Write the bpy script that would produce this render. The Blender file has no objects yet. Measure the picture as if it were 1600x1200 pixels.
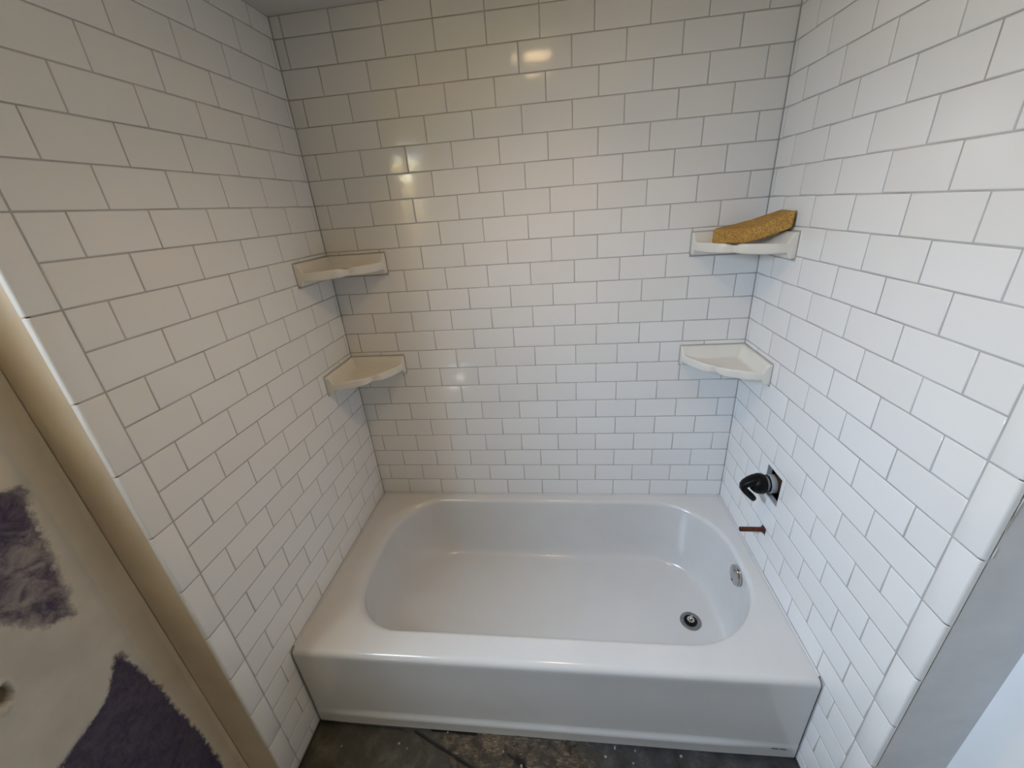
import bpy, math, random
import numpy as np
from mathutils import Matrix, Vector, noise as mnoise

scene = bpy.context.scene
COL = scene.collection
random.seed(7)

# ------------------------------------------------------------------ main sizes (metres, z = 0 is the tub deck)
H = 0.078            # one course of tile
L = 0.1553           # one tile plus joint
W = 1.5115           # alcove width
ZC = 1.772           # ceiling
ZF = -0.357          # floor
YT = -0.872          # joint between field tile and edge trim
YO = -0.925          # outer edge of the edge trim
XL, XR, YB = -0.14, 1.657, -2.75   # room beyond the alcove
GAP = 0.0024

# ------------------------------------------------------------------ camera
cam_d = bpy.data.cameras.new('camera')
cam = bpy.data.objects.new('camera', cam_d)
COL.objects.link(cam)
cam_d.sensor_fit = 'HORIZONTAL'
cam_d.sensor_width = 36.0
cam_d.lens = 632.51 / 1600 * 36.0
cam_d.clip_start = 0.02
R_, F_, U_ = (0.99240780, 0.10029334, -0.07118995), (-0.12055397, 0.90788011, -0.40152265), (0.02436190, 0.40705644, 0.91307806)
C_ = (0.84690939, -1.47767982, 1.20057630)
cam.matrix_world = Matrix(((R_[0], U_[0], -F_[0], C_[0]), (R_[1], U_[1], -F_[1], C_[1]),
                           (R_[2], U_[2], -F_[2], C_[2]), (0, 0, 0, 1)))
scene.camera = cam

# ------------------------------------------------------------------ world, lights, exposure
world = bpy.data.worlds.new('world')
scene.world = world
world.use_nodes = True
world.node_tree.nodes['Background'].inputs[0].default_value = (0.62, 0.78, 1.0, 1)
world.node_tree.nodes['Background'].inputs[1].default_value = 0.4

def area(name, loc, rot, sx, sy, power, color, spread=180, shape='RECTANGLE'):
    d = bpy.data.lights.new(name, 'AREA')
    d.shape = shape; d.size = sx; d.size_y = sy; d.energy = power; d.color = color
    d.spread = math.radians(spread)
    o = bpy.data.objects.new(name, d); COL.objects.link(o)
    o.location = loc; o.rotation_euler = rot
    return o
WY0, WY1, WZ0, WZ1 = -1.57, -1.20, 0.76, 1.70      # window high in the room's left wall, outside the frame
# daylight entering through that window, both parts set outside the opening: soft warm light scattered down by the sunlit surroundings ...
area('window_soft_daylight', (XL - 0.13, (WY0 + WY1) / 2, 1.36), (0, math.radians(-50), 0), 0.40, 0.34, 10.8, (1.0, 0.815, 0.34))
# ... and the blue sky light falling in at a slant
_o = area('window_sky_light', (XL - 0.13, (WY0 + WY1) / 2, 1.38), (0, 0, 0), 0.34, 0.46, 10.6, (0.40, 0.635, 1.0), 90)
_o.rotation_euler = (Vector((1.3, -0.33, 0.22)) - _o.location).to_track_quat('-Z', 'Y').to_euler()
# recessed warm downlight above the tub
area('downlight_bulb', (0.77, -0.66, ZC + 0.065), (0, 0, 0), 0.11, 0.11, 4.3, (1.0, 0.67, 0.35), 180, 'DISK')
# point light added low behind the camera for a glint on the back wall
pl = bpy.data.lights.new('glint_light', 'POINT'); pl.energy = 0.8; pl.color = (1, 0.97, 0.9); pl.shadow_soft_size = 0.03
plo = bpy.data.objects.new('glint_light', pl); COL.objects.link(plo); plo.location = (-0.04, -1.74, -0.15)

vs = scene.view_settings
scene.display_settings.display_device = 'sRGB'
vs.view_transform = 'Standard'
vs.look = 'None'
vs.exposure = -0.03
vs.gamma = 1.0
vs.use_curve_mapping = False

# ------------------------------------------------------------------ material helpers
class NT:
    def __init__(s, name):
        s.m = bpy.data.materials.new(name); s.m.use_nodes = True
        s.t = s.m.node_tree; s.n = s.t.nodes; s.b = s.n['Principled BSDF']
    def add(s, kind, **kw):
        n = s.n.new(kind)
        for k, v in kw.items(): setattr(n, k, v)
        return n
    def lk(s, a, b): s.t.links.new(a, b)
    def coord(s, out='Object'):
        return s.add('ShaderNodeTexCoord').outputs[out]
    def noise(s, vec, scale, detail=4, rough=0.55, dist=0.0):
        n = s.add('ShaderNodeTexNoise')
        n.inputs['Scale'].default_value = scale; n.inputs['Detail'].default_value = detail
        n.inputs['Roughness'].default_value = rough; n.inputs['Distortion'].default_value = dist
        if vec is not None: s.lk(vec, n.inputs['Vector'])
        return n.outputs['Fac']
    def ramp(s, fac, stops):
        r = s.add('ShaderNodeValToRGB'); e = r.color_ramp.elements
        e[0].position, e[0].color = stops[0][0], stops[0][1] + (1,)
        e[1].position, e[1].color = stops[-1][0], stops[-1][1] + (1,)
        for p, c in stops[1:-1]:
            x = e.new(p); x.color = c + (1,)
        s.lk(fac, r.inputs[0]); return r.outputs[0]
    def mix(s, fac, a, b):
        m = s.add('ShaderNodeMix', data_type='RGBA')
        if isinstance(fac, (int, float)): m.inputs[0].default_value = fac
        else: s.lk(fac, m.inputs[0])
        for i, v in ((6, a), (7, b)):
            if isinstance(v, tuple): m.inputs[i].default_value = v + (1,)
            else: s.lk(v, m.inputs[i])
        return m.outputs[2]
    def math(s, op, a, b=None, clamp=False):
        m = s.add('ShaderNodeMath', operation=op, use_clamp=clamp)
        for i, v in ((0, a), (1, b)):
            if v is None: continue
            if isinstance(v, (int, float)): m.inputs[i].default_value = v
            else: s.lk(v, m.inputs[i])
        return m.outputs[0]
    def maprange(s, v, a, b, c=0.0, d=1.0):
        m = s.add('ShaderNodeMapRange'); m.interpolation_type = 'SMOOTHSTEP'
        s.lk(v, m.inputs[0])
        for i, x in enumerate((a, b, c, d)): m.inputs[i + 1].default_value = x
        return m.outputs[0]
    def attr(s, name):
        return s.add('ShaderNodeAttribute', attribute_name=name).outputs['Fac']
    def bump(s, h, strength, dist):
        b = s.add('ShaderNodeBump'); b.inputs['Strength'].default_value = strength; b.inputs['Distance'].default_value = dist
        s.lk(h, b.inputs['Height']); s.lk(b.outputs[0], s.b.inputs['Normal'])
    def set(s, **kw):
        for k, v in kw.items():
            i = s.b.inputs[k.replace('_', ' ')]
            if isinstance(v, tuple): i.default_value = v + (1,) if len(v) == 3 else v
            elif isinstance(v, (int, float)): i.default_value = v
            else: s.lk(v, i)
        return s

def mat_tile():
    t = NT('glazed_white_tile')
    info = t.add('ShaderNodeObjectInfo')
    geo = t.add('ShaderNodeNewGeometry')
    c = t.mix(info.outputs['Random'], (0.80, 0.79, 0.77), (0.83, 0.825, 0.81))
    t.set(Base_Color=c, Roughness=0.13)
    h = t.noise(geo.outputs['Position'], 16, 2, 0.5)
    t.bump(h, 0.25, 0.004)
    return t.m
def mat_grout():
    t = NT('grey_grout')
    g = t.add('ShaderNodeNewGeometry')
    f = t.noise(g.outputs['Position'], 9, 5)
    f2 = t.noise(g.outputs['Position'], 300, 3)
    t.set(Base_Color=t.ramp(f, [(0.3, (0.36, 0.345, 0.33)), (0.7, (0.52, 0.51, 0.50))]), Roughness=0.9)
    t.bump(f2, 0.4, 0.001)
    return t.m
def mat_enamel():
    t = NT('white_enamel')
    v = t.coord()
    f = t.noise(v, 5, 3)
    t.set(Base_Color=t.ramp(f, [(0.3, (0.67, 0.66, 0.645)), (0.7, (0.70, 0.695, 0.685))]), Roughness=0.16)
    t.bump(t.noise(v, 7, 1), 0.10, 0.004)
    return t.m
def mat_shelf():
    t = NT('bone_white_ceramic')
    v = t.coord()
    t.set(Base_Color=t.ramp(t.noise(v, 14, 3), [(0.3, (0.74, 0.71, 0.64)), (0.7, (0.78, 0.755, 0.69))]), Roughness=0.14)
    t.bump(t.noise(v, 30, 2), 0.15, 0.002)
    return t.m
def mat_simple(name, col, rough=0.5, metal=0.0, nscale=60, var=0.12, bump=0.0):
    t = NT(name); v = t.coord()
    f = t.noise(v, nscale, 4)
    a = tuple(x * (1 - var) for x in col); b = tuple(min(1, x * (1 + var)) for x in col)
    t.set(Base_Color=t.ramp(f, [(0.3, a), (0.7, b)]), Roughness=rough, Metallic=metal)
    if bump: t.bump(t.noise(v, nscale * 2, 5), bump, 0.001)
    return t.m

M = dict(tile=mat_tile(), grout=mat_grout(), enamel=mat_enamel(), shelf=mat_shelf(),
         chrome=mat_simple('polished_chrome', (0.55, 0.56, 0.58), 0.09, 1.0, 40, 0.05),
         dark_chrome=mat_simple('brushed_steel', (0.30, 0.31, 0.32), 0.28, 1.0, 90, 0.15),
         black=mat_simple('black_plastic', (0.003, 0.003, 0.0035), 0.42),
         nylon=mat_simple('grey_nylon', (0.27, 0.29, 0.31), 0.4),
         brass=mat_simple('aged_brass', (0.09, 0.05, 0.022), 0.45, 0.6, 80, 0.4),
         copper=mat_simple('dull_copper', (0.10, 0.034, 0.020), 0.45, 0.5, 120, 0.35),
         cavity=mat_simple('dark_wall_cavity', (0.02, 0.015, 0.012), 0.9),
         ceiling=mat_simple('ceiling_paint', (0.66, 0.63, 0.60), 0.7, 0, 8, 0.03),
         paint=mat_simple('white_wall_paint', (0.86, 0.87, 0.88), 0.6, 0, 7, 0.02),
         beige=mat_simple('beige_wall_paint', (0.58, 0.48, 0.37), 0.7, 0, 7, 0.04),
         primer=mat_simple('grey_primer', (0.66, 0.67, 0.68), 0.5, 0, 12, 0.06),
         caulk=mat_simple('white_caulk', (0.85, 0.85, 0.84), 0.35),
         chip=mat_simple('mortar_chip', (0.30, 0.285, 0.26), 0.9, 0, 300, 0.5),
         ink=mat_simple('grey_stamp_ink', (0.05, 0.05, 0.06), 0.6))

M['black'].node_tree.nodes['Principled BSDF'].inputs['Specular IOR Level'].default_value = 0.18
# ------------------------------------------------------------------ object helpers
def link(name, me, parent=None, mat=None):
    o = bpy.data.objects.new(name, me); COL.objects.link(o)
    if parent is not None: o.parent = parent
    if mat is not None and me is not None and not me.materials: me.materials.append(mat)
    return o
def mesh(name, v, f, smooth=False):
    me = bpy.data.meshes.new(name)
    me.from_pydata([tuple(map(float, p)) for p in v], [], [tuple(map(int, q)) for q in f])
    me.validate(); me.update()
    if smooth: me.shade_smooth()
    return me
def tag(o, label, cat, group=None, kind=None):
    o['label'] = label; o['category'] = cat
    if group: o['group'] = group
    if kind: o['kind'] = kind
    return o
def box_vf(x0, x1, y0, y1, z0, z1):
    v = [(x0, y0, z0), (x1, y0, z0), (x1, y1, z0), (x0, y1, z0), (x0, y0, z1), (x1, y0, z1), (x1, y1, z1), (x0, y1, z1)]
    f = [(0, 3, 2, 1), (4, 5, 6, 7), (0, 1, 5, 4), (1, 2, 6, 5), (2, 3, 7, 6), (3, 0, 4, 7)]
    return v, f
def join_vf(parts):
    V, F = [], []
    for v, f in parts:
        n = len(V); V += list(v); F += [tuple(i + n for i in q) for q in f]
    return V, F
def lathe_vf(prof, seg=32, axis='z', closed=False):
    """prof: list of (radius, height); returns surface about the axis"""
    V, F = [], []
    for r, h in prof:
        for i in range(seg):
            a = 2 * math.pi * i / seg
            V.append((r * math.cos(a), r * math.sin(a), h))
    n = len(prof)
    for j in range(n - 1):
        for i in range(seg):
            k = (i + 1) % seg
            F.append((j * seg + i, j * seg + k, (j + 1) * seg + k, (j + 1) * seg + i))
    F.append(tuple(reversed(range(seg)))); F.append(tuple((n - 1) * seg + i for i in range(seg)))
    return V, F
def auto(me, deg=40):
    me.shade_smooth()
    me.set_sharp_from_angle(angle=math.radians(deg))
    return me
def fix_normals(me):
    import bmesh
    bm = bmesh.new(); bm.from_mesh(me); bmesh.ops.recalc_face_normals(bm, faces=bm.faces); bm.to_mesh(me); bm.free()
    return me

# ------------------------------------------------------------------ rectangles of tile
def subtract(rects, hole):
    out = []
    a, b, c, d = hole
    for (u0, u1, v0, v1) in rects:
        if a >= u1 or b <= u0 or c >= v1 or d <= v0:
            out.append((u0, u1, v0, v1)); continue
        if v1 > d: out.append((u0, u1, d, v1))
        if v0 < c: out.append((u0, u1, v0, c))
        lo, hi = max(v0, c), min(v1, d)
        if u0 < a: out.append((u0, a, lo, hi))
        if u1 > b: out.append((b, u1, lo, hi))
    return out
_tile_cache = {}
def tile_mesh(w, h):
    key = (round(w, 4), round(h, 4))
    if key in _tile_cache: return _tile_cache[key]
    V, F = [], []
    k = min(1.0, min(w, h) / 0.02)
    loops = [(0, -0.0024), (0.00025, -0.0008), (0.0012 * k, -0.0001), (0.0032 * k, 0.0)]
    for ins, z in loops:
        a, b = w / 2 - ins, h / 2 - ins
        V += [(-a, -b, z), (a, -b, z), (a, b, z), (-a, b, z)]
    for j in range(3):
        for i in range(4):
            n = (i + 1) % 4
            F.append((j * 4 + i, j * 4 + n, j * 4 + 4 + n, j * 4 + 4 + i))
    F.append((12, 13, 14, 15))
    me = mesh('tile', V, F, True); me.materials.append(M['tile'])
    _tile_cache[key] = me
    return me
def place_tile(wall, me, basis, org, u, v, tilt=0.0018):
    o = bpy.data.objects.new('tile', me); COL.objects.link(o); o.parent = wall
    uu, vv, nn = basis
    p = Vector(org) + uu * u + vv * v + nn * random.uniform(-0.00025, 0.00025)
    Rm = Matrix((uu, vv, nn)).transposed()
    Rm = Rm @ Matrix.Rotation(random.gauss(0, tilt), 3, 'X') @ Matrix.Rotation(random.gauss(0, tilt * 0.8), 3, 'Y')
    o.matrix_local = Matrix.Translation(p) @ Rm.to_4x4()
    return o
def notch(rect, hole):
    """rect minus hole as a list of polygons (counter-clockwise); a tile cut round a corner stays one piece"""
    u0, u1, v0, v1 = rect
    a, b, c, d = hole
    e = 0.004
    if a >= u1 - 1e-6 or b <= u0 + 1e-6 or c >= v1 - 1e-6 or d <= v0 + 1e-6: return [rect]
    Lf, Rt, Bt, Tp = a > u0 + e, b < u1 - e, c > v0 + e, d < v1 - e
    if not Lf and not Rt:
        return ([(u0, u1, v0, c)] if Bt else []) + ([(u0, u1, d, v1)] if Tp else [])
    if not Bt and not Tp:
        return ([(u0, a, v0, v1)] if Lf else []) + ([(b, u1, v0, v1)] if Rt else [])
    if Bt and Tp:
        return ([(u0, u1, v0, c)] + ([(u0, a, c, v1)] if Lf else []) + ([(b, u1, c, v1)] if Rt else [])) 
    if Lf and Rt:
        if Bt: return [[(u0, v0), (u1, v0), (u1, v1), (b, v1), (b, c), (a, c), (a, v1), (u0, v1)]]
        return [[(u0, v0), (a, v0), (a, d), (b, d), (b, v0), (u1, v0), (u1, v1), (u0, v1)]]
    if Lf and Bt: return [[(u0, v0), (u1, v0), (u1, c), (a, c), (a, v1), (u0, v1)]]
    if Rt and Bt: return [[(u0, v0), (u1, v0), (u1, v1), (b, v1), (b, c), (u0, c)]]
    if Lf and Tp: return [[(u0, v0), (a, v0), (a, d), (u1, d), (u1, v1), (u0, v1)]]
    return [[(b, v0), (u1, v0), (u1, v1), (u0, v1), (u0, d), (b, d)]]
def cut(pieces, hole):
    out = []
    for q in pieces: out += notch(q, hole) if isinstance(q, tuple) else [q]
    return out
def notched_mesh(poly, cu, cv):
    V, F = [], []
    n = len(poly)
    for ins, z in ((GAP / 2, -0.0024), (GAP / 2 + 0.00025, -0.0008), (GAP / 2 + 0.0012, -0.0001), (GAP / 2 + 0.0028, 0.0)):
        for i in range(n):
            (ax, ay), (bx, by), (cx, cy) = poly[i - 1], poly[i], poly[(i + 1) % n]
            d1 = (math.copysign(1, bx - ax) if abs(bx - ax) > 1e-7 else 0, math.copysign(1, by - ay) if abs(by - ay) > 1e-7 else 0)
            d2 = (math.copysign(1, cx - bx) if abs(cx - bx) > 1e-7 else 0, math.copysign(1, cy - by) if abs(cy - by) > 1e-7 else 0)
            V.append((bx + ins * (-d1[1] - d2[1]) - cu, by + ins * (d1[0] + d2[0]) - cv, z))
    for j in range(3):
        for i in range(n):
            k = (i + 1) % n
            F.append((j * n + i, j * n + k, j * n + n + k, j * n + n + i))
    F.append(tuple(range(3 * n, 4 * n)))
    me = mesh('tile', V, F, True); me.materials.append(M['tile'])
    return me
def lay(wall, rects, basis, org):
    for q in rects:
        if isinstance(q, list):
            cu = sum(p[0] for p in q) / len(q); cv = sum(p[1] for p in q) / len(q)
            place_tile(wall, notched_mesh(q, cu, cv), basis, org, cu, cv, 0.0008); continue
        u0, u1, v0, v1 = q
        w, h = u1 - u0 - GAP, v1 - v0 - GAP
        if w < 0.003 or h < 0.003: continue
        place_tile(wall, tile_mesh(w, h), basis, org, (u0 + u1) / 2, (v0 + v1) / 2)

SH = 0.222   # shelf leg on the back wall
SHS = 0.214  # shelf leg on the side wall
SHELF_Z = [(1.003, 1.079), (0.612, 0.685)]

# ------------------------------------------------------------------ back wall
v, f = box_vf(-0.01, W + 0.01, 0.0008, 0.09, ZF - 0.02, ZC + 0.05)
wall_back = link('wall_back', mesh('wall_back', v, f), None, M['grout'])
tag(wall_back, 'back wall of the tub alcove in white brick-laid subway tile', 'wall', kind='structure')
bu, bv, bn = Vector((1, 0, 0)), Vector((0, 0, 1)), Vector((0, -1, 0))
for k in range(0, 23):
    v0, v1 = k * H, min((k + 1) * H, ZC)
    x0 = 0.131 - 0.007 * k / 21
    if k == 22: par = 1
    else: par = k % 2
    xs = [0.0]
    s = x0 if par == 0 else x0 - L / 2
    if k >= 21: s = 0.0335
    while s < W - 0.004:
        if s > 0.004: xs.append(s + random.uniform(-0.0008, 0.0008))
        s += L
    xs.append(W)
    if k == 0: v0 = 0.0008
    row = []
    for a, b in zip(xs[:-1], xs[1:]):
        r = [(a, b, v0, v1)]
        for (sz0, sz1) in SHELF_Z:
            r = cut(r, (-1, SH + 0.001, sz0 - 0.0012, sz1 + 0.0012))
            r = cut(r, (W - SH - 0.001, 9, sz0 - 0.0012, sz1 + 0.0012))
        row += r
    lay(wall_back, row, (bu, bv, bn), (0, 0, 0))

# ------------------------------------------------------------------ side walls
HOLE_VALVE = (-0.389, -0.302, 0.272, 0.372)   # y0 y1 z0 z1
HOLE_PIPE = (-0.366, -0.339, 0.130, 0.156)
def rect_slab(x0, x1, y0, y1, z0, z1, holes):
    """a slab in the YZ plane with rectangular holes, made of strips"""
    rects = [(y0, y1, z0, z1)]
    for h in holes: rects = subtract(rects, h)
    return join_vf([box_vf(x0, x1, a, b, c, d) for a, b, c, d in rects])
v, f = join_vf([box_vf(XL + 0.002, -0.012, YO + 0.022, 0.0, ZF - 0.02, ZC + 0.05), box_vf(-0.012, -0.0008, YO + 0.0065, 0.0, ZF - 0.02, ZC + 0.05)])
wall_left = link('wall_left', mesh('wall_left', v, f), None, M['grout'])
tag(wall_left, 'left side wall of the tub alcove in white subway tile, in shade', 'wall', kind='structure')
v, f = rect_slab(W + 0.0008, W + 0.016, YO + 0.006, 0.0, ZF - 0.02, ZC + 0.05, [HOLE_VALVE, HOLE_PIPE])
wall_right = link('wall_right', mesh('wall_right', v, f), None, M['grout'])
tag(wall_right, 'right side wall of the tub alcove in white subway tile, lit by daylight', 'wall', kind='structure')
# dark stud cavity behind the cut-outs of the right wall
v, f = join_vf([box_vf(W + 0.10, W + 0.11, -0.46, -0.24, 0.05, 0.45), box_vf(W + 0.016, W + 0.10, -0.46, -0.45, 0.05, 0.45),
                box_vf(W + 0.016, W + 0.10, -0.25, -0.24, 0.05, 0.45), box_vf(W + 0.016, W + 0.10, -0.46, -0.24, 0.44, 0.45),
                box_vf(W + 0.016, W + 0.10, -0.46, -0.24, 0.05, 0.06)])
link('stud_cavity', mesh('stud_cavity', v, f), wall_right, M['cavity'])

def bullnose_mesh(h, side):
    """edge trim: flat face with one rounded long edge towards -y; local x = across (outer edge at -), y = up"""
    w = YT - YO - GAP / 2
    pts = [(w / 2, -0.0024), (w / 2 - 0.0003, -0.0008), (w / 2 - 0.0014, 0.0), (0.0, 0.0)]
    r = 0.005
    for i in range(7):
        a = math.pi / 2 * i / 6
        pts.append((-w / 2 + r - r * math.sin(a), -r + r * math.cos(a)))
    pts.append((-w / 2, -0.010))
    V, F = [], []
    ys = [(-h / 2, 0.0014), (-h / 2 + 0.0005, 0.0004), (-h / 2 + 0.0022, 0), (h / 2 - 0.0022, 0), (h / 2 - 0.0005, 0.0004), (h / 2, 0.0014)]
    for y, dz in ys:
        for i, (x, z) in enumerate(pts):
            V.append((x, y, z - (dz if i < 10 else 0)))
    n = len(pts)
    for j in range(len(ys) - 1):
        for i in range(n - 1):
            F.append((j * n + i, j * n + i + 1, (j + 1) * n + i + 1, (j + 1) * n + i))
    me = mesh('edge_tile', V, F, True)
    me.flip_normals() if me.polygons[2].normal.z < 0 else None
    me.materials.append(M['tile'])
    return me
for side, wall in ((0, wall_left), (1, wall_right)):
    X = 0.0 if side == 0 else W
    uu = Vector((0, 1, 0)); vv = Vector((0, 0, 1)); nn = Vector((1, 0, 0)) if side == 0 else Vector((-1, 0, 0))
    def bas():
        # keep a right-handed basis: left wall normal +x = y cross z, right wall uses -y
        return (uu, vv, nn) if side == 0 else (-uu, vv, nn)
    for k in range(-5, 23):
        v0, v1 = max(k * H, ZF + 0.002), min((k + 1) * H, ZC)
        ys = [YT]
        s = YT + (L / 2 if k % 2 == (1 if True else 0) else L)
        s = YT + (L if k % 2 == 0 else L / 2)
        while s < -0.004:
            ys.append(s + random.uniform(-0.0008, 0.0008)); s += L
        ys.append(0.0)
        row = []
        for a, b in zip(ys[:-1], ys[1:]):
            r = cut([(a, b, v0, v1)], (-0.7535, 1, -9, 0.0015))
            for (sz0, sz1) in SHELF_Z:
                r = cut(r, (-SHS - 0.001, 9, sz0 - 0.0012, sz1 + 0.0012))
            if side == 1:
                r = cut(r, HOLE_VALVE); r = cut(r, HOLE_PIPE)
            row += r
        if side == 0: lay(wall, row, bas(), (X, 0, 0))
        else: lay(wall, [(-q[1], -q[0], q[2], q[3]) if isinstance(q, tuple) else [(-u, w_) for u, w_ in reversed(q)] for q in row], bas(), (X, 0, 0))
    full = None
    k = -6
    while k < 23:
        v0, v1 = max(k * H, ZF + 0.002), min((k + 2) * H, ZC)
        me = bullnose_mesh(v1 - v0 - GAP, side)
        if side == 1:
            for p in me.vertices: p.co.x = -p.co.x
            me.flip_normals()
        o = place_tile(wall, me, bas(), (X, 0, 0), (YT - GAP / 2 + YO) / 2 * (1 if side == 0 else -1), (v0 + v1) / 2, 0.0006)
        o.name = 'edge_tile'
        k += 2

# ------------------------------------------------------------------ ceiling with a round cut-out for the downlight
def ceiling():
    cx, cy, r, n = 0.77, -0.66, 0.078, 48
    x0, x1, y0, y1 = XL - 0.02, XR + 0.02, YB - 0.02, 0.02
    V, F = [], []
    corner = []
    for i in range(n):
        a = 2 * math.pi * i / n
        c, s = math.cos(a), math.sin(a)
        t = min((x1 - cx) / c if c > 1e-6 else 1e9, (x0 - cx) / c if c < -1e-6 else 1e9,
                (y1 - cy) / s if s > 1e-6 else 1e9, (y0 - cy) / s if s < -1e-6 else 1e9)
        V.append((cx + r * c, cy + r * s, ZC)); V.append((cx + t * c, cy + t * s, ZC))
    for i in range(n):
        j = (i + 1) % n
        F.append((2 * i, 2 * j, 2 * j + 1, 2 * i + 1))
        p, q = V[2 * i + 1], V[2 * j + 1]
        if abs(p[0] - q[0]) > 1e-6 and abs(p[1] - q[1]) > 1e-6:
            V.append((p[0] if abs(p[0] - x0) < 1e-6 or abs(p[0] - x1) < 1e-6 else q[0],
                      p[1] if abs(p[1] - y0) < 1e-6 or abs(p[1] - y1) < 1e-6 else q[1], ZC))
            F.append((2 * i + 1, 2 * j + 1, len(V) - 1))
    return mesh('ceiling', V, F)
ceil = link('ceiling', ceiling(), None, M['ceiling'])
tag(ceil, 'painted ceiling above the tiled tub alcove', 'ceiling', kind='structure')
dl = link('recessed_downlight', None)
dl.location = (0.77, -0.66, ZC)
tag(dl, 'round recessed downlight in the ceiling above the bathtub', 'ceiling light')
v, f = lathe_vf([(0.0770, 0.0), (0.074, 0.09), (0.0755, 0.0905), (0.0780, 0.0)], 40)
f = f[:-2]
link('baffle', auto(fix_normals(mesh('baffle', v, f))), dl, M['paint'])
v, f = lathe_vf([(0.0765, -0.001), (0.078, -0.004), (0.092, -0.003), (0.095, -0.0002), (0.0765, -0.0002)], 40)
f = f[:-2]
link('trim_ring', auto(fix_normals(mesh('trim_ring', v, f))), dl, M['paint'])
v, f = lathe_vf([(0.001, 0.092), (0.0755, 0.092), (0.0755, 0.096), (0.001, 0.096)], 40)
link('housing_cap', mesh('housing_cap', v, f), dl, M['paint'])

# ------------------------------------------------------------------ room beyond the alcove
# -- taped and mudded return beside the left tile edge, running into the room's left wall
def mud_material():
    t = NT('joint_compound_over_purple_board')
    g = t.add('ShaderNodeNewGeometry'); p = g.outputs['Position']
    mask = t.attr('board')           # 1 = bare purple board, 0 = covered with compound
    warm = t.attr('warm')
    n1 = t.noise(p, 26, 6, 0.62, 0.6); n2 = t.noise(p, 90, 6, 0.7); n3 = t.noise(p, 7, 4)
    mud = t.ramp(n3, [(0.3, (0.56, 0.53, 0.475)), (0.7, (0.70, 0.675, 0.62))])
    cream = t.ramp(n3, [(0.3, (0.72, 0.62, 0.48)), (0.7, (0.82, 0.72, 0.58))])
    mud = t.mix(warm, mud, cream)
    purple = t.ramp(n2, [(0.25, (0.036, 0.027, 0.066)), (0.75, (0.098, 0.080, 0.140))])
    e = t.math('ADD', mask, t.math('MULTIPLY', t.math('SUBTRACT', n1, 0.5), 0.75))
    e = t.math('ADD', e, t.math('MULTIPLY', t.math('SUBTRACT', n2, 0.5), 0.45))
    m = t.maprange(e, 0.38, 0.62)
    haze = t.math('MULTIPLY', t.maprange(n1, 0.35, 0.72), t.math('ADD', t.math('MULTIPLY', t.attr('smear'), 0.75), 0.12))     # thin smears of compound over the board
    pc = t.mix(haze, purple, (0.40, 0.37, 0.36))
    col = t.mix(m, mud, pc)
    col = t.mix(t.attr('gouge'), col, (0.16, 0.12, 0.085))
    t.set(Base_Color=col, Roughness=0.85)
    hgt = t.math('SUBTRACT', t.math('MULTIPLY', n1, 0.6), t.math('MULTIPLY', m, 0.5))
    t.bump(hgt, 0.35, 0.004)
    return t.m
M['mud'] = mud_material()

def poly_sd(P, Y, Z):
    """signed distance (positive inside) of grid points to polygon P"""
    d = np.full(Y.shape, 1e9); ins = np.zeros(Y.shape, bool)
    n = len(P)
    for i in range(n):
        (ax, ay), (bx, by) = P[i], P[(i + 1) % n]
        ex, ey = bx - ax, by - ay
        t = np.clip(((Y - ax) * ex + (Z - ay) * ey) / (ex * ex + ey * ey + 1e-12), 0, 1)
        d = np.minimum(d, np.hypot(Y - ax - t * ex, Z - ay - t * ey))
        c = ((ay > Z) != (by > Z)) & (Y < (bx - ax) * (Z - ay) / (by - ay + 1e-12) + ax)
        ins ^= c
    return np.where(ins, d, -d)

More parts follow.
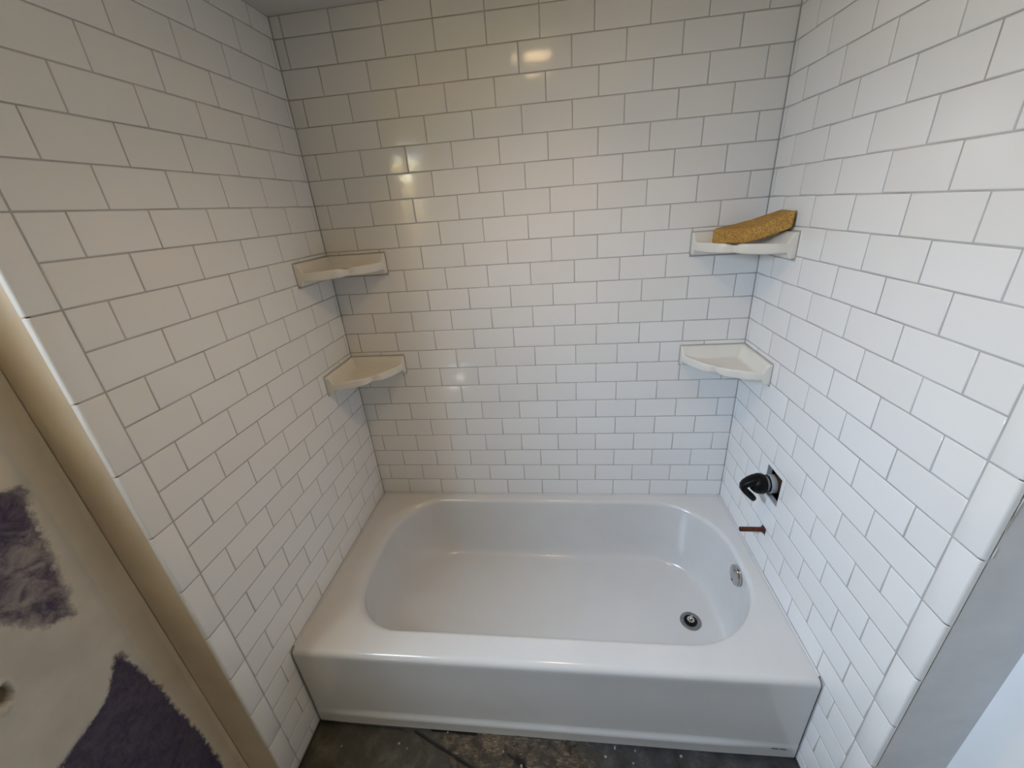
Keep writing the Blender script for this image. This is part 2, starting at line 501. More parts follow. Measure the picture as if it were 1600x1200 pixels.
def left_room_wall():
    ny, nz = 150, 490
    ya, yb = -1.34, YO + 0.012
    Yl = np.linspace(yb, ya, ny); Zl = np.linspace(ZF, ZC, nz)
    Y, Z = np.meshgrid(Yl, Zl)
    wob = np.array([[mnoise.noise((0, 0, z * 5.0)) + 0.5 * mnoise.noise((3, 0, z * 17.0)) for z in Zl]]).T
    # purple board left bare in two patches
    A = [(-0.962, 0.80), (-0.975, 0.73), (-0.985, 0.66), (-0.992, 0.60), (-1.012, 0.505), (-1.05, 0.52), (-1.09, 0.58), (-1.13, 0.66), (-1.16, 0.74), (-1.12, 0.80), (-1.04, 0.83)]
    B = [(-0.994, 0.360), (-0.980, 0.29), (-0.972, 0.20), (-0.966, 0.08), (-0.958, -0.05), (-0.953, -0.2), (-1.02, -0.25), (-1.10, -0.05), (-1.15, 0.15), (-1.155, 0.27), (-1.09, 0.285), (-1.045, 0.30), (-1.018, 0.338), (-1.004, 0.362)]
    sd = np.maximum(poly_sd(A, Y, Z) * 0.75 - 0.004, poly_sd(B, Y, Z))
    board = np.clip(0.5 + sd / 0.045, 0, 1)
    band_edge = -0.966 + 0.0045 * wob + 0.012 * (Z - 0.4)
    warm = np.clip(0.5 + (Y - band_edge) / 0.012, 0, 1)
    warm = np.maximum(warm, np.clip((Z - 0.70) / 0.25, 0, 1) * 0.9)
    # thickness of the compound
    th = 0.0022 * np.clip(0.5 - sd / 0.012, 0, 1) + 0.0030 * np.clip(0.5 + (Y - band_edge) / 0.006, 0, 1)
    # a broken-out spot with torn paper
    nh = np.array([[mnoise.noise((y * 60, 5, z * 60)) + 0.6 * mnoise.noise((y * 170, 9, z * 170)) for y in Yl] for z in Zl])
    hole = np.hypot((Y + 1.146) / 0.012, (Z - 0.478 - 0.6 * (Y + 1.146)) / 0.019) + 0.45 * nh
    gouge = np.clip((0.95 - hole) * 4, 0, 1)
    th = th - 0.010 * np.clip((1.05 - hole) * 3, 0, 1) + 0.0045 * np.exp(-((hole - 1.35) / 0.22) ** 2) * np.clip(0.6 + nh, 0, 1.4)
    smear = np.clip((Z - 0.40) / 0.05, 0, 1)
    rough = np.array([[0.0007 * mnoise.noise((y * 30, 0, z * 30)) for y in Yl] for z in Zl])
    X = XL + th + rough
    # rounded inner corner: pull out towards the return
    cr = 0.012
    q = np.clip((Y - (yb - cr)) / cr, 0, 1)
    X = X + 0.006 * q ** 2
    V = np.stack([X, Y, Z], -1).reshape(-1, 3)
    F = []
    for j in range(nz - 1):
        for i in range(ny - 1):
            a = j * ny + i
            if Yl[i] < WY1 and WZ0 - 0.01 < Zl[j] < WZ1 + 0.01: continue        # window opening
            F.append((a, a + ny, a + ny + 1, a + 1))
    me = mesh('wall_room_left', V, F, True)
    for nm, arr in (('board', board), ('warm', warm), ('smear', smear), ('gouge', gouge)):
        at = me.attributes.new(nm, 'FLOAT', 'POINT'); at.data.foreach_set('value', arr.reshape(-1).astype(np.float32))
    if me.polygons[0].normal.x < 0: me.flip_normals()
    return me
wl = link('wall_room_left', left_room_wall(), None, M['mud'])
tag(wl, 'unfinished room wall at lower left, joint compound over purple drywall', 'wall', kind='structure')
v, f = join_vf([box_vf(XL - 0.1, XL, YB, -1.335 if WY0 < -1.335 else WY0, ZF, WZ0), box_vf(XL - 0.1, XL - 0.02, -1.34, YO + 0.02, ZF, WZ0),
                box_vf(XL - 0.1, XL - 0.02, WY1, YO + 0.02, WZ0, ZC), box_vf(XL - 0.1, XL, YB, WY0, WZ0, ZC),
                box_vf(XL - 0.1, XL, WY0, -1.335, WZ1, ZC), box_vf(XL - 0.1, XL - 0.02, -1.34, WY1, WZ1, ZC)])
o = link('wall_room_window', mesh('wall_room_window', v, f), None, M['beige'])
tag(o, 'beige room wall around the window at the far left', 'wall', kind='structure')
v, f = join_vf([box_vf(XL - 0.02, XL + 0.015, WY0 - 0.05, WY0 + 0.015, WZ0 - 0.05, WZ1 + 0.05), box_vf(XL - 0.02, XL + 0.015, WY1 - 0.015, WY1 + 0.03, WZ0 - 0.05, WZ1 + 0.05),
                box_vf(XL - 0.02, XL + 0.015, WY0, WY1, WZ0 - 0.05, WZ0 + 0.015), box_vf(XL - 0.02, XL + 0.015, WY0, WY1, WZ1 - 0.015, WZ1 + 0.05)])
o = link('window_1', mesh('window_1', v, f), None, M['paint'])
tag(o, 'white casing of the window that lets daylight in from the left', 'window', kind='structure')

def return_left():
    """mudded return between the tile edge and the room's left wall, dished between the two"""
    nz, nu = 160, 28
    V, F = [], []
    for j in range(nz):
        z = ZF + (ZC - ZF) * j / (nz - 1)
        w = mnoise.noise((1.3, 0, z * 6)) * 0.004
        for i in range(nu):
            u = i / (nu - 1)
            x = -0.0065 + u * (XL + 0.0065 - 0.004)
            y = YO + 0.0042 + 0.011 * u ** 1.5
            if u > 0.90: y += (w - 0.002) * (u - 0.90) / 0.10
            y += 0.0006 * mnoise.noise((x * 25, 7, z * 18))
            V.append((x, y, z))
    for j in range(nz - 1):
        for i in range(nu - 1):
            a = j * nu + i
            F.append((a, a + 1, a + nu + 1, a + nu))
    me = mesh('wall_return_left', V, F, True)
    if me.polygons[0].normal.y > 0: me.flip_normals()
    return me
def return_mat():
    t = NT('tan_skim_coat')
    g = t.add('ShaderNodeNewGeometry'); p = g.outputs['Position']
    n = t.noise(p, 6, 5); n2 = t.noise(p, 60, 5)
    t.set(Base_Color=t.ramp(n, [(0.3, (0.62, 0.52, 0.39)), (0.7, (0.72, 0.62, 0.49))]), Roughness=0.75)
    t.bump(n2, 0.12, 0.002)
    return t.m
M['skim'] = return_mat()
o = link('wall_return_left', return_left(), None, M['skim'])
tag(o, 'narrow tan skim-coated wall strip beside the left tile edge', 'wall', kind='structure')

v, f = join_vf([box_vf(W + 0.0125, XR + 0.01, YO + 0.001, YO + 0.02, ZF, ZC)])
wr = link('wall_return_right', mesh('wall_return_right', v, f), None, M['primer'])
tag(wr, 'narrow grey wall strip beside the right tile edge', 'wall', kind='structure')
for (x, z, l, w, a) in ((1.5255, 0.735, 0.055, 0.0016, 0.05), (1.5232, 0.700, 0.030, 0.0011, -0.02), (1.5215, 0.725, 0.040, 0.0009, 0.02), (1.5262, 0.640, 0.022, 0.0009, 0.0)):
    n = 9; V, F = [], []
    for i in range(n):
        t = i / (n - 1)
        ww = w * math.sin(math.pi * (0.08 + 0.86 * t)) * (0.7 + 0.3 * math.sin(9 * t + x * 900))
        xx = x + a * (t - 0.5) * l; zz = z + (t - 0.5) * l
        V += [(xx - ww, YO + 0.001, zz), (xx, YO - 0.0004, zz), (xx + ww, YO + 0.001, zz)]
    for i in range(n - 1):
        for q in range(2):
            F.append((i * 3 + q, i * 3 + q + 1, i * 3 + q + 4, i * 3 + q + 3))
    link('caulk_smear', mesh('caulk_smear', V, F, True), wr, M['caulk'])
v, f = box_vf(XR, XR + 0.1, YB, YO + 0.02, ZF - 0.02, ZC + 0.02)
o = link('wall_room_right', mesh('wall_room_right', v, f), None, M['paint'])
tag(o, 'bright white room wall at the lower right corner', 'wall', kind='structure')
v, f = box_vf(XL - 0.1, XR + 0.1, YB - 0.1, YB, ZF - 0.02, ZC + 0.02)
o = link('wall_front', mesh('wall_front', v, f), None, M['beige'])
tag(o, 'beige room wall behind the camera', 'wall', kind='structure')

# ------------------------------------------------------------------ floor
def floor_mat():
    t = NT('torn_up_subfloor')
    g = t.add('ShaderNodeNewGeometry'); p = g.outputs['Position']
    mp = t.add('ShaderNodeMapping'); t.lk(p, mp.inputs[0]); mp.inputs['Rotation'].default_value = (0, 0, 0.6); mp.inputs['Scale'].default_value = (1, 5, 1)
    fib = t.noise(mp.outputs[0], 60, 8, 0.75, 0.4)
    n1 = t.noise(p, 13, 8, 0.68, 0.3); n2 = t.noise(p, 160, 4, 0.7); n3 = t.noise(p, 38, 6, 0.7, 0.5)
    torn = t.attr('torn'); crack = t.attr('crack'); right = t.attr('slate')
    base = t.ramp(n1, [(0.32, (0.016, 0.012, 0.007)), (0.52, (0.048, 0.042, 0.031)), (0.70, (0.105, 0.100, 0.080))])
    slate = t.ramp(n1, [(0.34, (0.012, 0.012, 0.013)), (0.55, (0.035, 0.035, 0.036)), (0.7, (0.085, 0.085, 0.083))])
    base = t.mix(right, base, slate)
    brown = t.ramp(fib, [(0.32, (0.022, 0.015, 0.009)), (0.5, (0.12, 0.088, 0.055)), (0.68, (0.34, 0.27, 0.18))])
    blot = t.noise(p, 24, 5, 0.65, 0.8)
    brown = t.mix(t.maprange(blot, 0.38, 0.62), (0.045, 0.034, 0.024), brown)
    e = t.maprange(t.math('ADD', torn, t.math('MULTIPLY', t.math('SUBTRACT', n3, 0.5), 0.9)), 0.35, 0.65)
    c = t.mix(e, base, brown)
    spk = t.maprange(n2, 0.70, 0.78)
    c = t.mix(t.math('MULTIPLY', spk, 0.5), c, (0.36, 0.34, 0.31))
    drk = t.maprange(n3, 0.58, 0.66)
    c = t.mix(t.math('MULTIPLY', drk, t.math('ADD', t.math('MULTIPLY', e, 0.8), 0.1)), c, (0.008, 0.007, 0.006))
    c = t.mix(crack, c, (0.006, 0.005, 0.004))
    t.set(Base_Color=c, Roughness=t.maprange(n1, 0.3, 0.7, 0.45, 0.8))
    t.bump(t.math('ADD', n3, t.math('MULTIPLY', fib, t.math('MULTIPLY', e, 1.2))), 0.6, 0.006)
    return t.m
M['floor'] = floor_mat()
def floor_mesh():
    xs = np.concatenate([np.linspace(XL - 0.05, 0.0, 5)[:-1], np.linspace(0.0, W, 520), np.linspace(W, XR + 0.05, 5)[1:]])
    ys = np.concatenate([np.linspace(YB - 0.05, -1.0, 20)[:-1], np.linspace(-1.0, -0.72, 110), np.linspace(-0.72, 0.0, 6)[1:]])
    X, Y = np.meshgrid(xs, ys)
    def seg(ax, ay, bx, by):
        ex, ey = bx - ax, by - ay
        t = np.clip(((X - ax) * ex + (Y - ay) * ey) / (ex * ex + ey * ey), 0, 1)
        return np.hypot(X - ax - t * ex, Y - ay - t * ey)
    T = [(0.44, -0.70), (0.43, -0.79), (0.50, -0.86), (0.52, -0.98), (0.95, -0.98), (0.90, -0.86), (0.93, -0.81), (0.86, -0.775), (0.94, -0.757), (0.93, -0.70)]
    sd = poly_sd(T, X, Y)
    torn = np.clip(0.5 + sd / 0.05, 0, 1)
    crack = np.maximum(np.clip(1.5 - seg(0.345, -0.763, 0.60, -0.865) / 0.0040, 0, 1), np.clip(1.4 - seg(0.655, -0.803, 0.79, -0.875) / 0.0030, 0, 1))
    crack = np.maximum(crack, np.clip(1.6 - seg(0.685, -0.815, 0.700, -0.823) / 0.010, 0, 1))
    crack = np.maximum(crack, np.clip(1.3 - seg(0.40, -0.751, 0.54, -0.755) / 0.0085, 0, 1))
    crack = np.maximum(crack, np.clip(1.2 - seg(0.0, -0.757, 0.30, -0.759) / 0.0022, 0, 1) * 0.8)
    crack = np.maximum(crack, np.clip(1.2 - seg(0.003, -0.76, 0.003, -0.95) / 0.0035, 0, 1) * 0.8)
    slate = np.clip((X - 0.8) / 0.25, 0, 1)
    nz = np.array([[mnoise.fractal((x * 22, y * 22, 0), 1.0, 2.1, 4) for x in xs] for y in ys])
    Z = ZF - 0.001 + 0.0012 * nz + np.clip(torn - 0.3, 0, 1) * (0.003 + 0.0025 * nz) - 0.006 * crack
    V = np.stack([X, Y, Z], -1).reshape(-1, 3); n = len(xs); F = []
    for j in range(len(ys) - 1):
        for i in range(n - 1):
            a = j * n + i; F.append((a, a + 1, a + n + 1, a + n))
    me = mesh('floor', V, F, True)
    for nm, arr in (('torn', torn), ('crack', crack), ('slate', slate)):
        at = me.attributes.new(nm, 'FLOAT', 'POINT'); at.data.foreach_set('value', arr.reshape(-1).astype(np.float32))
    return me
fl = link('floor', floor_mesh(), None, M['floor'])
tag(fl, 'dark torn-up subfloor in front of the bathtub', 'floor', kind='structure')

# ------------------------------------------------------------------ bathtub
tub = link('bathtub', None)
tub.location = (W / 2, -0.38, ZF)
tag(tub, 'white enamelled alcove bathtub with flat apron front', 'bathtub')
TO = Vector(tub.location)
def rrect(x0, x1, y0, y1, rl, rr, ns=14, nc=12):
    """closed loop of a rectangle with rounded corners, always the same number of points"""
    pts = []
    cs = [((x1 - rr, y0 + rr), rr, -90), ((x1 - rr, y1 - rr), rr, 0), ((x0 + rl, y1 - rl), rl, 90), ((x0 + rl, y0 + rl), rl, 180)]
    for q in range(4):
        (cx, cy), r, a0 = cs[q]
        for i in range(nc + 1):
            a = math.radians(a0 + 90 * i / nc)
            pts.append((cx + r * math.cos(a), cy + r * math.sin(a)))
        (nx, ny), r2, a1 = cs[(q + 1) % 4]
        e = (nx + r2 * math.cos(math.radians(a1)), ny + r2 * math.sin(math.radians(a1)))
        s = pts[-1]
        for i in range(1, ns):
            t = i / ns
            pts.append((s[0] + (e[0] - s[0]) * t, s[1] + (e[1] - s[1]) * t))
    return np.array(pts)
def tub_body():
    loops = []
    fl_ = rrect(0.315, 1.385, -0.60, -0.110, 0.15, 0.19)
    tp_ = rrect(0.116, 1.452, -0.660, -0.052, 0.215, 0.255)
    op_ = rrect(0.052, 1.468, -0.676, -0.040, 0.240, 0.268)
    zf = lambda p: -0.290 - 0.010 * (p[:, 0] - 0.34)
    ctr = np.array([0.86, -0.355])
    for s in (0.06, 0.25, 0.5, 0.75, 0.92):
        p = ctr + (fl_ - ctr) * s
        loops.append(np.column_stack([p, zf(p)]))
    lf = np.clip((0.42 - tp_[:, 0]) / 0.29, 0, 1)
    nexp = 4.2 - 1.6 * lf
    ztop = -0.016 - 0.020 * lf
    for th in np.radians([0, 0.6, 2, 5, 9, 14, 20, 26, 32, 38, 44, 50, 56, 62, 68, 74, 79, 83.5, 87, 89.2, 90]):
        a = np.sin(th) ** (2 / nexp)
        b = max(0.0, np.cos(th)) ** (2 / nexp) if th < 1.5707 else np.zeros(len(tp_))
        p = fl_ + (tp_ - fl_) * a[:, None]
        z0 = zf(fl_)
        loops.append(np.column_stack([p, ztop + (z0 - ztop) * b]))
    for th in np.radians([12, 24, 36, 48, 60, 72, 81, 90]):
        p = tp_ + (op_ - tp_) * (1 - math.cos(th))
        loops.append(np.column_stack([p, ztop * (1 - math.sin(th))]))
    X0, X1, Y0, Y1 = 0.0005, W - 0.0005, -0.757, -0.0014
    for s in (0.25, 0.5, 0.75):
        a = op_
        b = rrect(X0 + 0.004, X1 - 0.004, Y0 + 0.024, Y1 - 0.004, 0.02, 0.02)
        p = a + (b - a) * s
        loops.append(np.column_stack([p, np.full(len(p), 0.0)]))
    R = 0.019
    for th in np.radians([0, 15, 30, 45, 60, 75, 90]):
        g = 1 - math.sin(th)
        p = rrect(X0 + 0.004 * g, X1 - 0.004 * g, Y0 + 0.004 + R * g, Y1 - 0.003 * g, 0.006 + 0.008 * g, 0.006 + 0.008 * g)
        loops.append(np.column_stack([p, np.full(len(p), -R * (1 - math.cos(th)))]))
    prof = [(-0.026, 0.0041), (-0.036, 0.0046), (-0.050, 0.0058), (-0.075, 0.0070), (-0.12, 0.0078), (-0.18, 0.0080), (-0.24, 0.0080), (-0.285, 0.0078), (-0.294, 0.0072),
            (-0.301, 0.003), (-0.307, 0.0), (-0.313, -0.001), (-0.32, 0.0), (-0.340, 0.001), (-0.356, 0.0015)]
    for z, ins in prof:
        p = rrect(X0, X1, Y0 + 0.004, Y1, 0.006, 0.006)
        fr = np.clip((-0.70 - p[:, 1]) / 0.04, 0, 1)
        side = np.clip(np.minimum(p[:, 0] - 0.03, W - 0.07 - p[:, 0]) / 0.10, 0, 1)
        p[:, 1] += fr * ((ins - 0.004) * (0.15 + 0.85 * side))
        loops.append(np.column_stack([p, np.full(len(p), z)]))
    n = len(loops[0]); V = np.concatenate(loops); F = []
    for j in range(len(loops) - 1):
        for i in range(n):
            k = (i + 1) % n
            F.append((j * n + i, j * n + k, (j + 1) * n + k, (j + 1) * n + i))
    F.append(tuple(reversed(range(n))))
    V = V - np.array(TO)
    me = mesh('body', V, F, True)
    if me.polygons[-1].normal.z < 0: me.flip_normals()
    return me
link('body', tub_body(), tub, M['enamel'])

def at(o, x, y, z): o.location = Vector((x, y, z)) - TO; return o
# drain
drain = link('drain', auto(fix_normals(mesh('drain', *lathe_vf([(0.020, -0.012), (0.0225, 0.0), (0.025, 0.0022), (0.034, 0.0026), (0.0375, 0.001), (0.038, -0.002), (0.030, -0.012)], 40)))), tub, M['dark_chrome'])
at(drain, 1.316, -0.372, -0.2975)
pit = link('drain_throat', mesh('drain_throat', *lathe_vf([(0.0235, -0.006), (0.0235, 0.0024), (0.0230, 0.0027), (0.001, 0.0027)], 32)), drain, M['black'])
st = link('stopper', auto(fix_normals(mesh('stopper', *lathe_vf([(0.011, 0.001), (0.0135, 0.006), (0.0135, 0.0085), (0.0105, 0.0105), (0.006, 0.0110), (0.0055, 0.017), (0.007, 0.0175), (0.007, 0.0205), (0.0045, 0.022), (0.001, 0.0222)], 32)))), drain, M['chrome'])
# overflow plate
ov = link('overflow_plate', auto(fix_normals(mesh('overflow_plate', *lathe_vf([(0.036, -0.004), (0.0365, 0.002), (0.0345, 0.006), (0.028, 0.0085), (0.014, 0.0095), (0.001, 0.0097)], 40)))), tub, M['chrome'])
at(ov, 1.4440, -0.372, -0.050)
ov.rotation_euler = (0, math.radians(-86), math.radians(0))
for s in (-1, 1):
    sc = link('screw', auto(fix_normals(mesh('screw', *lathe_vf([(0.0048, 0.006), (0.0048, 0.0096), (0.0035, 0.0108), (0.0008, 0.011)], 16)))), ov, M['dark_chrome'])
    sc.location = (s * 0.022, 0, -0.0003)
# bead of caulk where the deck meets the tile
def bead(p0, p1, out, r=0.0035):
    V, F = [], []
    for p in (p0, p1):
        for i in range(6):
            a = math.pi / 2 * i / 5
            V.append((p[0] + out[0] * r * math.cos(a), p[1] + out[1] * r * math.cos(a), p[2] + r * math.sin(a)))
    for i in range(5): F.append((i, i + 1, 7 + i, 6 + i))
    me = fix_normals(mesh('caulk_bead', V, F, True))
    o = link('caulk_bead', me, tub, M['enamel']); o.location = -TO
bead((0.002, -0.0004, -0.0015), (W - 0.002, -0.0004, -0.0015), (0, -1), 0.0035)
bead((0.0004, -0.002, -0.0015), (0.0004, -0.735, -0.0015), (1, 0), 0.0028)
bead((W - 0.0004, -0.002, -0.0015), (W - 0.0004, -0.735, -0.0015), (-1, 0), 0.004)
# maker's mark stamped at the right foot of the apron
for (a, b) in ((1.4335, 1.4525), (1.4560, 1.4735)):
    mk = link('stamped_mark', mesh('stamped_mark', *box_vf(a, b, -0.7585, -0.7572, -0.3085, -0.3062)), tub, M['ink'])
    mk.location = -TO

# ------------------------------------------------------------------ corner shelves
def shelf_mesh(la, lb, flip):
    """local: corner at origin, leg a along +x (back wall), leg b along -y (side wall), top at z = 0"""
    nt, nr = 112, 40
    P = 1.62
    top, bot = [], []
    def surf(th, s):
        c, q = math.cos(th), math.sin(th)
        c = max(c, 0); q = max(q, 0)
        r = 1.0 / ((c ** P + q ** P) ** (1 / P))
        dth = th / (math.pi / 2) - 0.5
        r *= 1 - 0.055 * math.exp(-(dth / 0.045) ** 2) + 0.018 * math.exp(-((abs(dth) - 0.13) / 0.06) ** 2)
        x, y = la * c * r * s, lb * q * r * s
        R = math.hypot(la * c * r, lb * q * r); e = R * (1 - s); d = min(x, y)
        return x, y, d, e, dth
    def sm(a, b, t):
        t = min(1, max(0, (t - a) / (b - a))); return t * t * (3 - 2 * t)
    rs = [1 - (1 - i / nr) ** 1.9 for i in range(nr + 1)]
    ths = [math.pi / 2 * (0.5 - 0.5 * math.cos(math.pi * i / nt)) for i in range(nt + 1)]
    V, F = [], []
    def ztop(d, e, dth):
        zf = -0.041
        zw = zf * sm(0.007, 0.034, d)
        dip = 0.0065 * math.exp(-(dth / 0.055) ** 2)
        zl = zf + (0.0125 - dip) * (1 - sm(0.008, 0.018, e))
        z = max(zw, zl)
        # rounded outer shoulder of the lip
        if e < 0.006: z -= 0.006 * (1 - math.sqrt(max(0, 1 - (1 - e / 0.006) ** 2))) * sm(0.0, 0.012, d)
        return z
    def zbot(d, e, dth):
        z = -0.058 + 0.001 * math.cos(dth * 12)
        zw = -0.073 + 0.016 * sm(0.010, 0.022, d)
        z = min(z, zw)
        if e < 0.008: z += 0.006 * (1 - math.sqrt(max(0, 1 - (1 - e / 0.008) ** 2)))
        return z
    for fn in (ztop, zbot):
        for th in ths:
            for s in rs:
                x, y, d, e, dth = surf(th, s)
                V.append((x, -y, fn(d, e, dth)))
    n = nr + 1; N = (nt + 1) * n
    for i in range(nt):
        for j in range(nr):
            a = i * n + j
            F.append((a, a + n, a + n + 1, a + 1)); F.append((N + a, N + a + 1, N + a + n + 1, N + a + n))
    for i in range(nt):
        a = i * n + nr
        F.append((a, a + n, N + a + n, N + a))
    for j in range(nr):
        F.append((j, j + 1, N + j + 1, N + j))
        a = nt * n + j
        F.append((a + 1, a, N + a, N + a + 1))
    if flip: V = [(-x, y, z) for x, y, z in V]
    me = fix_normals(mesh('corner_shelf', V, F))
    import bmesh
    bm = bmesh.new(); bm.from_mesh(me); bmesh.ops.remove_doubles(bm, verts=bm.verts, dist=1e-5); bmesh.ops.recalc_face_normals(bm, faces=bm.faces); bm.to_mesh(me); bm.free()
    me.materials.append(M['shelf'])
    return auto(me, 50)
smL, smR = shelf_mesh(SH, SHS, False), shelf_mesh(SH, SHS, True)
for (side, i, lab) in ((0, 0, 'upper white ceramic corner shelf at the left, above another shelf'),
                       (0, 1, 'lower white ceramic corner shelf at the left, below another shelf'),
                       (1, 0, 'white ceramic corner shelf at the right holding the sponge'),
                       (1, 1, 'empty white ceramic corner shelf at the right, below the sponge')):
    o = link('corner_shelf', smL if side == 0 else smR)
    o.location = (0.0004 if side == 0 else W - 0.0004, -0.0004, SHELF_Z[i][1])
    tag(o, lab, 'shelf', 'ceramic corner shelves of the tub alcove')

# ------------------------------------------------------------------ sponge on the upper right shelf
def sponge_mat():
    t = NT('orange_tile_sponge')
    v = t.coord()
    vo = t.add('ShaderNodeTexVoronoi'); t.lk(v, vo.inputs['Vector']); vo.inputs['Scale'].default_value = 260
    pore = t.maprange(vo.outputs['Distance'], 0.12, 0.42)
    n = t.noise(v, 22, 4); n2 = t.noise(v, 420, 3)
    c = t.ramp(n, [(0.3, (0.62, 0.34, 0.075)), (0.7, (0.76, 0.46, 0.13))])
    p2 = t.math('MULTIPLY', t.maprange(n2, 0.42, 0.55), pore)
    c = t.mix(t.math('ADD', t.math('MULTIPLY', p2, 0.65), 0.35), (0.26, 0.115, 0.02), c)
    t.set(Base_Color=c, Roughness=0.95)
    t.bump(t.math('ADD', pore, n2), 0.9, 0.0035)
    return t.m
M['sponge'] = sponge_mat()
def sponge():
    import bmesh
    nu, nv, nw = 40, 24, 10
    LU, LV, LW = 0.205, 0.095, 0.047
    def mapp(u, v, w):
        # u along the length, v front (0) to back (1), w bottom to top
        U, Vv, Ww = (u - 0.5) * LU, (v - 0.5) * LV, (w - 0.5) * LW
        r = 0.008     # rounded edges
        q = [U, Vv, Ww]; hs = [LU / 2, LV / 2, LW / 2]
        over = [max(0, abs(q[i]) - (hs[i] - r)) for i in range(3)]
        m = math.sqrt(sum(x * x for x in over))
        mx = max(over)
        if m > 1e-9 and mx > 0:
            k = min(1, r / m) if m > r else 1
            for i in range(3):
                if over[i] > 0: q[i] = math.copysign(hs[i] - r + over[i] * k, q[i])
        U, Vv, Ww = q
        t = U / LU + 0.5; vv = Vv / LV + 0.5
        lift = 0.046 * ((1 - vv) * (max(0, t - 0.45) / 0.55) ** 1.3 + vv * max(0, t) ** 1.1)
        fx, fy = 1.333 + (1.503 - 1.333) * t, -0.060 + (-0.192 + 0.060) * t
        dx, dy = 0.040 * (1 - t) + 0.002 * t, 0.052 * (1 - t) + 0.085 * t
        Ww2 = Ww * (1.0 - 0.10 * math.sin(math.pi * t) * (1 - 0.5 * vv))
        return (fx + dx * vv - 1.42, fy + dy * vv + 0.10, Ww2 + lift)
    bm = bmesh.new()
    cache = {}
    def vert(i, j, k):
        key = (i, j, k)
        if key not in cache:
            p = mapp(i / nu, j / nv, k / nw)
            w = 0.0012 * mnoise.noise((p[0] * 45, p[1] * 45, p[2] * 45))
            n2 = 0.0007 * mnoise.noise((p[0] * 320, p[1] * 320, p[2] * 320))
            cache[key] = bm.verts.new((p[0] + w, p[1] + w + n2, p[2] + w + n2))
        return cache[key]
    for i in range(nu):
        for j in range(nv):
            for k in (0, nw): bm.faces.new((vert(i, j, k), vert(i + 1, j, k), vert(i + 1, j + 1, k), vert(i, j + 1, k)))
    for i in range(nu):
        for k in range(nw):
            for j in (0, nv): bm.faces.new((vert(i, j, k), vert(i + 1, j, k), vert(i + 1, j, k + 1), vert(i, j, k + 1)))
    for j in range(nv):
        for k in range(nw):
            for i in (0, nu): bm.faces.new((vert(i, j, k), vert(i, j + 1, k), vert(i, j + 1, k + 1), vert(i, j, k + 1)))
    bmesh.ops.recalc_face_normals(bm, faces=bm.faces)
    me = bpy.data.meshes.new('sponge'); bm.to_mesh(me); bm.free(); me.shade_smooth()
    return me
sp = link('sponge', sponge(), None, M['sponge'])
sp.location = (1.42, -0.10, SHELF_Z[0][1] - 0.040 + 0.0280)
tag(sp, 'orange-tan porous grouting sponge lying tilted on the corner shelf', 'sponge')

# ------------------------------------------------------------------ shower valve on the right wall
VY, VZ = -0.347, 0.330
valve = link('shower_valve', None)
valve.location = (W, VY, VZ)
valve.rotation_euler = (0, math.radians(-90), 0)      # local +z points out of the wall (-x)
tag(valve, 'black lever shower valve handle over a rough cut-out in the tile', 'faucet')
def part(name, prof, mat, parent, seg=36):
    return link(name, auto(fix_normals(mesh(name, *lathe_vf(prof, seg)))), parent, mat)
part('valve_body', [(0.030, -0.06), (0.030, -0.004), (0.028, 0.0), (0.026, 0.004)], M['brass'], valve)
part('collar', [(0.030, -0.001), (0.0305, 0.001), (0.0305, 0.013), (0.029, 0.015), (0.022, 0.015)], M['nylon'], valve)
part('retaining_ring', [(0.021, 0.014), (0.0275, 0.0155), (0.0275, 0.018), (0.021, 0.019)], M['black'], valve)
part('cartridge_sleeve', [(0.024, 0.018), (0.0245, 0.019), (0.0245, 0.026), (0.023, 0.027)], M['nylon'], valve)
hd = part('handle', [(0.020, 0.026), (0.0300, 0.0275), (0.0325, 0.032), (0.0335, 0.042), (0.0318, 0.050), (0.0275, 0.058), (0.021, 0.0645), (0.012, 0.069), (0.004, 0.0705), (0.0008, 0.0708)], M['black'], valve)
def lever():
    # flattened bar from the tip of the handle, turned back down towards the wall
    path = [(0.014, 0.046), (0.012, 0.058), (0.007, 0.072), (0.000, 0.083), (-0.008, 0.0875), (-0.018, 0.0865), (-0.029, 0.0785), (-0.040, 0.068), (-0.050, 0.058), (-0.0575, 0.051), (-0.061, 0.048)]
    wid = [0.022, 0.021, 0.018, 0.0155, 0.0145, 0.0145, 0.0145, 0.015, 0.015, 0.0145, 0.010]; thk = [0.016, 0.0155, 0.0135, 0.0115, 0.0105, 0.0100, 0.0098, 0.0098, 0.0098, 0.0092, 0.006]
    V, F = [], []; seg = 14
    for i, (x, z) in enumerate(path):
        a = path[max(0, i - 1)]; b = path[min(len(path) - 1, i + 1)]
        tx, tz = b[0] - a[0], b[1] - a[1]; l = math.hypot(tx, tz); nx, nz = -tz / l, tx / l
        for s in range(seg):
            an = 2 * math.pi * s / seg
            c, q = math.cos(an), math.sin(an)
            c = math.copysign(abs(c) ** 0.7, c); q = math.copysign(abs(q) ** 0.7, q)
            V.append((x + nx * thk[i] * c, wid[i] * q, z + nz * thk[i] * c))
    for i in range(len(path) - 1):
        for s in range(seg):
            k = (s + 1) % seg
            F.append((i * seg + s, i * seg + k, (i + 1) * seg + k, (i + 1) * seg + s))
    F.append(tuple(range(seg))); F.append(tuple((len(path) - 1) * seg + s for s in range(seg)))
    return auto(fix_normals(mesh('lever', V, F)), 50)
link('lever', lever(), hd, M['black'])

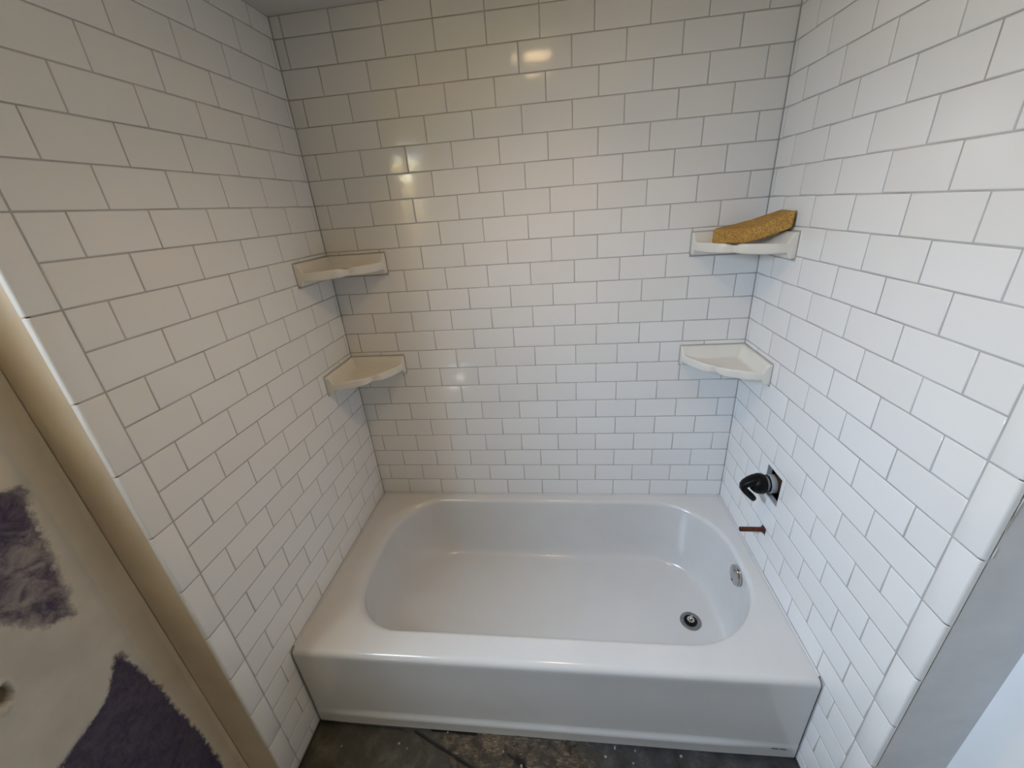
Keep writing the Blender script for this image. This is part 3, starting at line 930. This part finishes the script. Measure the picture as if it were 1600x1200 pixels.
# ------------------------------------------------------------------ copper stub for the spout
cp = link('copper_pipe', None)
cp.location = (W, -0.3525, 0.1440); cp.rotation_euler = (0, math.radians(-90), 0)
tag(cp, 'short copper pipe stub sticking out of the tile below the valve', 'pipe')
part('pipe', [(0.0066, -0.05), (0.0080, -0.05), (0.0080, 0.0735), (0.0076, 0.0742), (0.0066, 0.0742), (0.0064, 0.06)], M['copper'], cp, 28)
part('fitting', [(0.0082, -0.02), (0.0125, -0.02), (0.0125, 0.0025), (0.0115, 0.0035), (0.0082, 0.0035)], M['copper'], cp, 28)

# ------------------------------------------------------------------ loose mortar chips on the floor
chips = [(0.112, -0.820, 0.0022), (0.300, -0.800, 0.0036), (0.330, -0.812, 0.0026), (0.452, -0.762, 0.0024), (0.610, -0.776, 0.0028), (0.640, -0.800, 0.0026), (0.700, -0.832, 0.0042),
         (0.830, -0.757, 0.0030), (0.985, -0.765, 0.0040), (0.955, -0.790, 0.0048), (1.045, -0.768, 0.0028), (1.180, -0.772, 0.0038), (1.035, -0.800, 0.0026), (1.385, -0.800, 0.0036), (1.300, -0.803, 0.0026)]
where = ['nearest the left tile wall', 'left of the long crack', 'just right of its twin, left of the crack', 'by the apron above the long crack', 'on the brown torn patch by the apron', 'on the middle of the brown torn patch',
         'beside the short dark gash', 'at the apron where the brown patch ends', 'by the apron right of the brown patch', 'largest, on the dark floor right of the patch', 'by the apron, second right of the brown patch',
         'by the apron at right centre', 'in front of two others right of the patch', 'nearest the right tile wall', 'on the dark floor at right, small']
for i, ((x, y, s), wh) in enumerate(zip(chips, where)):
    rr = random.Random(i)
    V = []
    for k in range(3):
        for q in range(6):
            a = 2 * math.pi * q / 6 + rr.uniform(-0.3, 0.3)
            r = s * (1.0, 0.95, 0.5)[k] * rr.uniform(0.7, 1.25)
            V.append((r * math.cos(a) * 1.3, r * math.sin(a), s * (0.0, 0.5, 0.95)[k] * rr.uniform(0.85, 1.1)))
    F = [tuple(reversed(range(6))), tuple(range(12, 18))]
    for k in range(2):
        for q in range(6):
            F.append((k * 6 + q, k * 6 + (q + 1) % 6, k * 6 + 6 + (q + 1) % 6, k * 6 + 6 + q))
    o = link('mortar_chip', mesh('mortar_chip', V, F), None, M['chip'])
    lift = 0.004 if 0.45 < x < 0.9 else 0.0
    o.location = (x, y, ZF + lift - 0.0005)
    o.rotation_euler = (0, 0, rr.uniform(0, 6))
    tag(o, 'small pale mortar chip on the floor, ' + wh, 'debris', 'mortar chips on the subfloor')
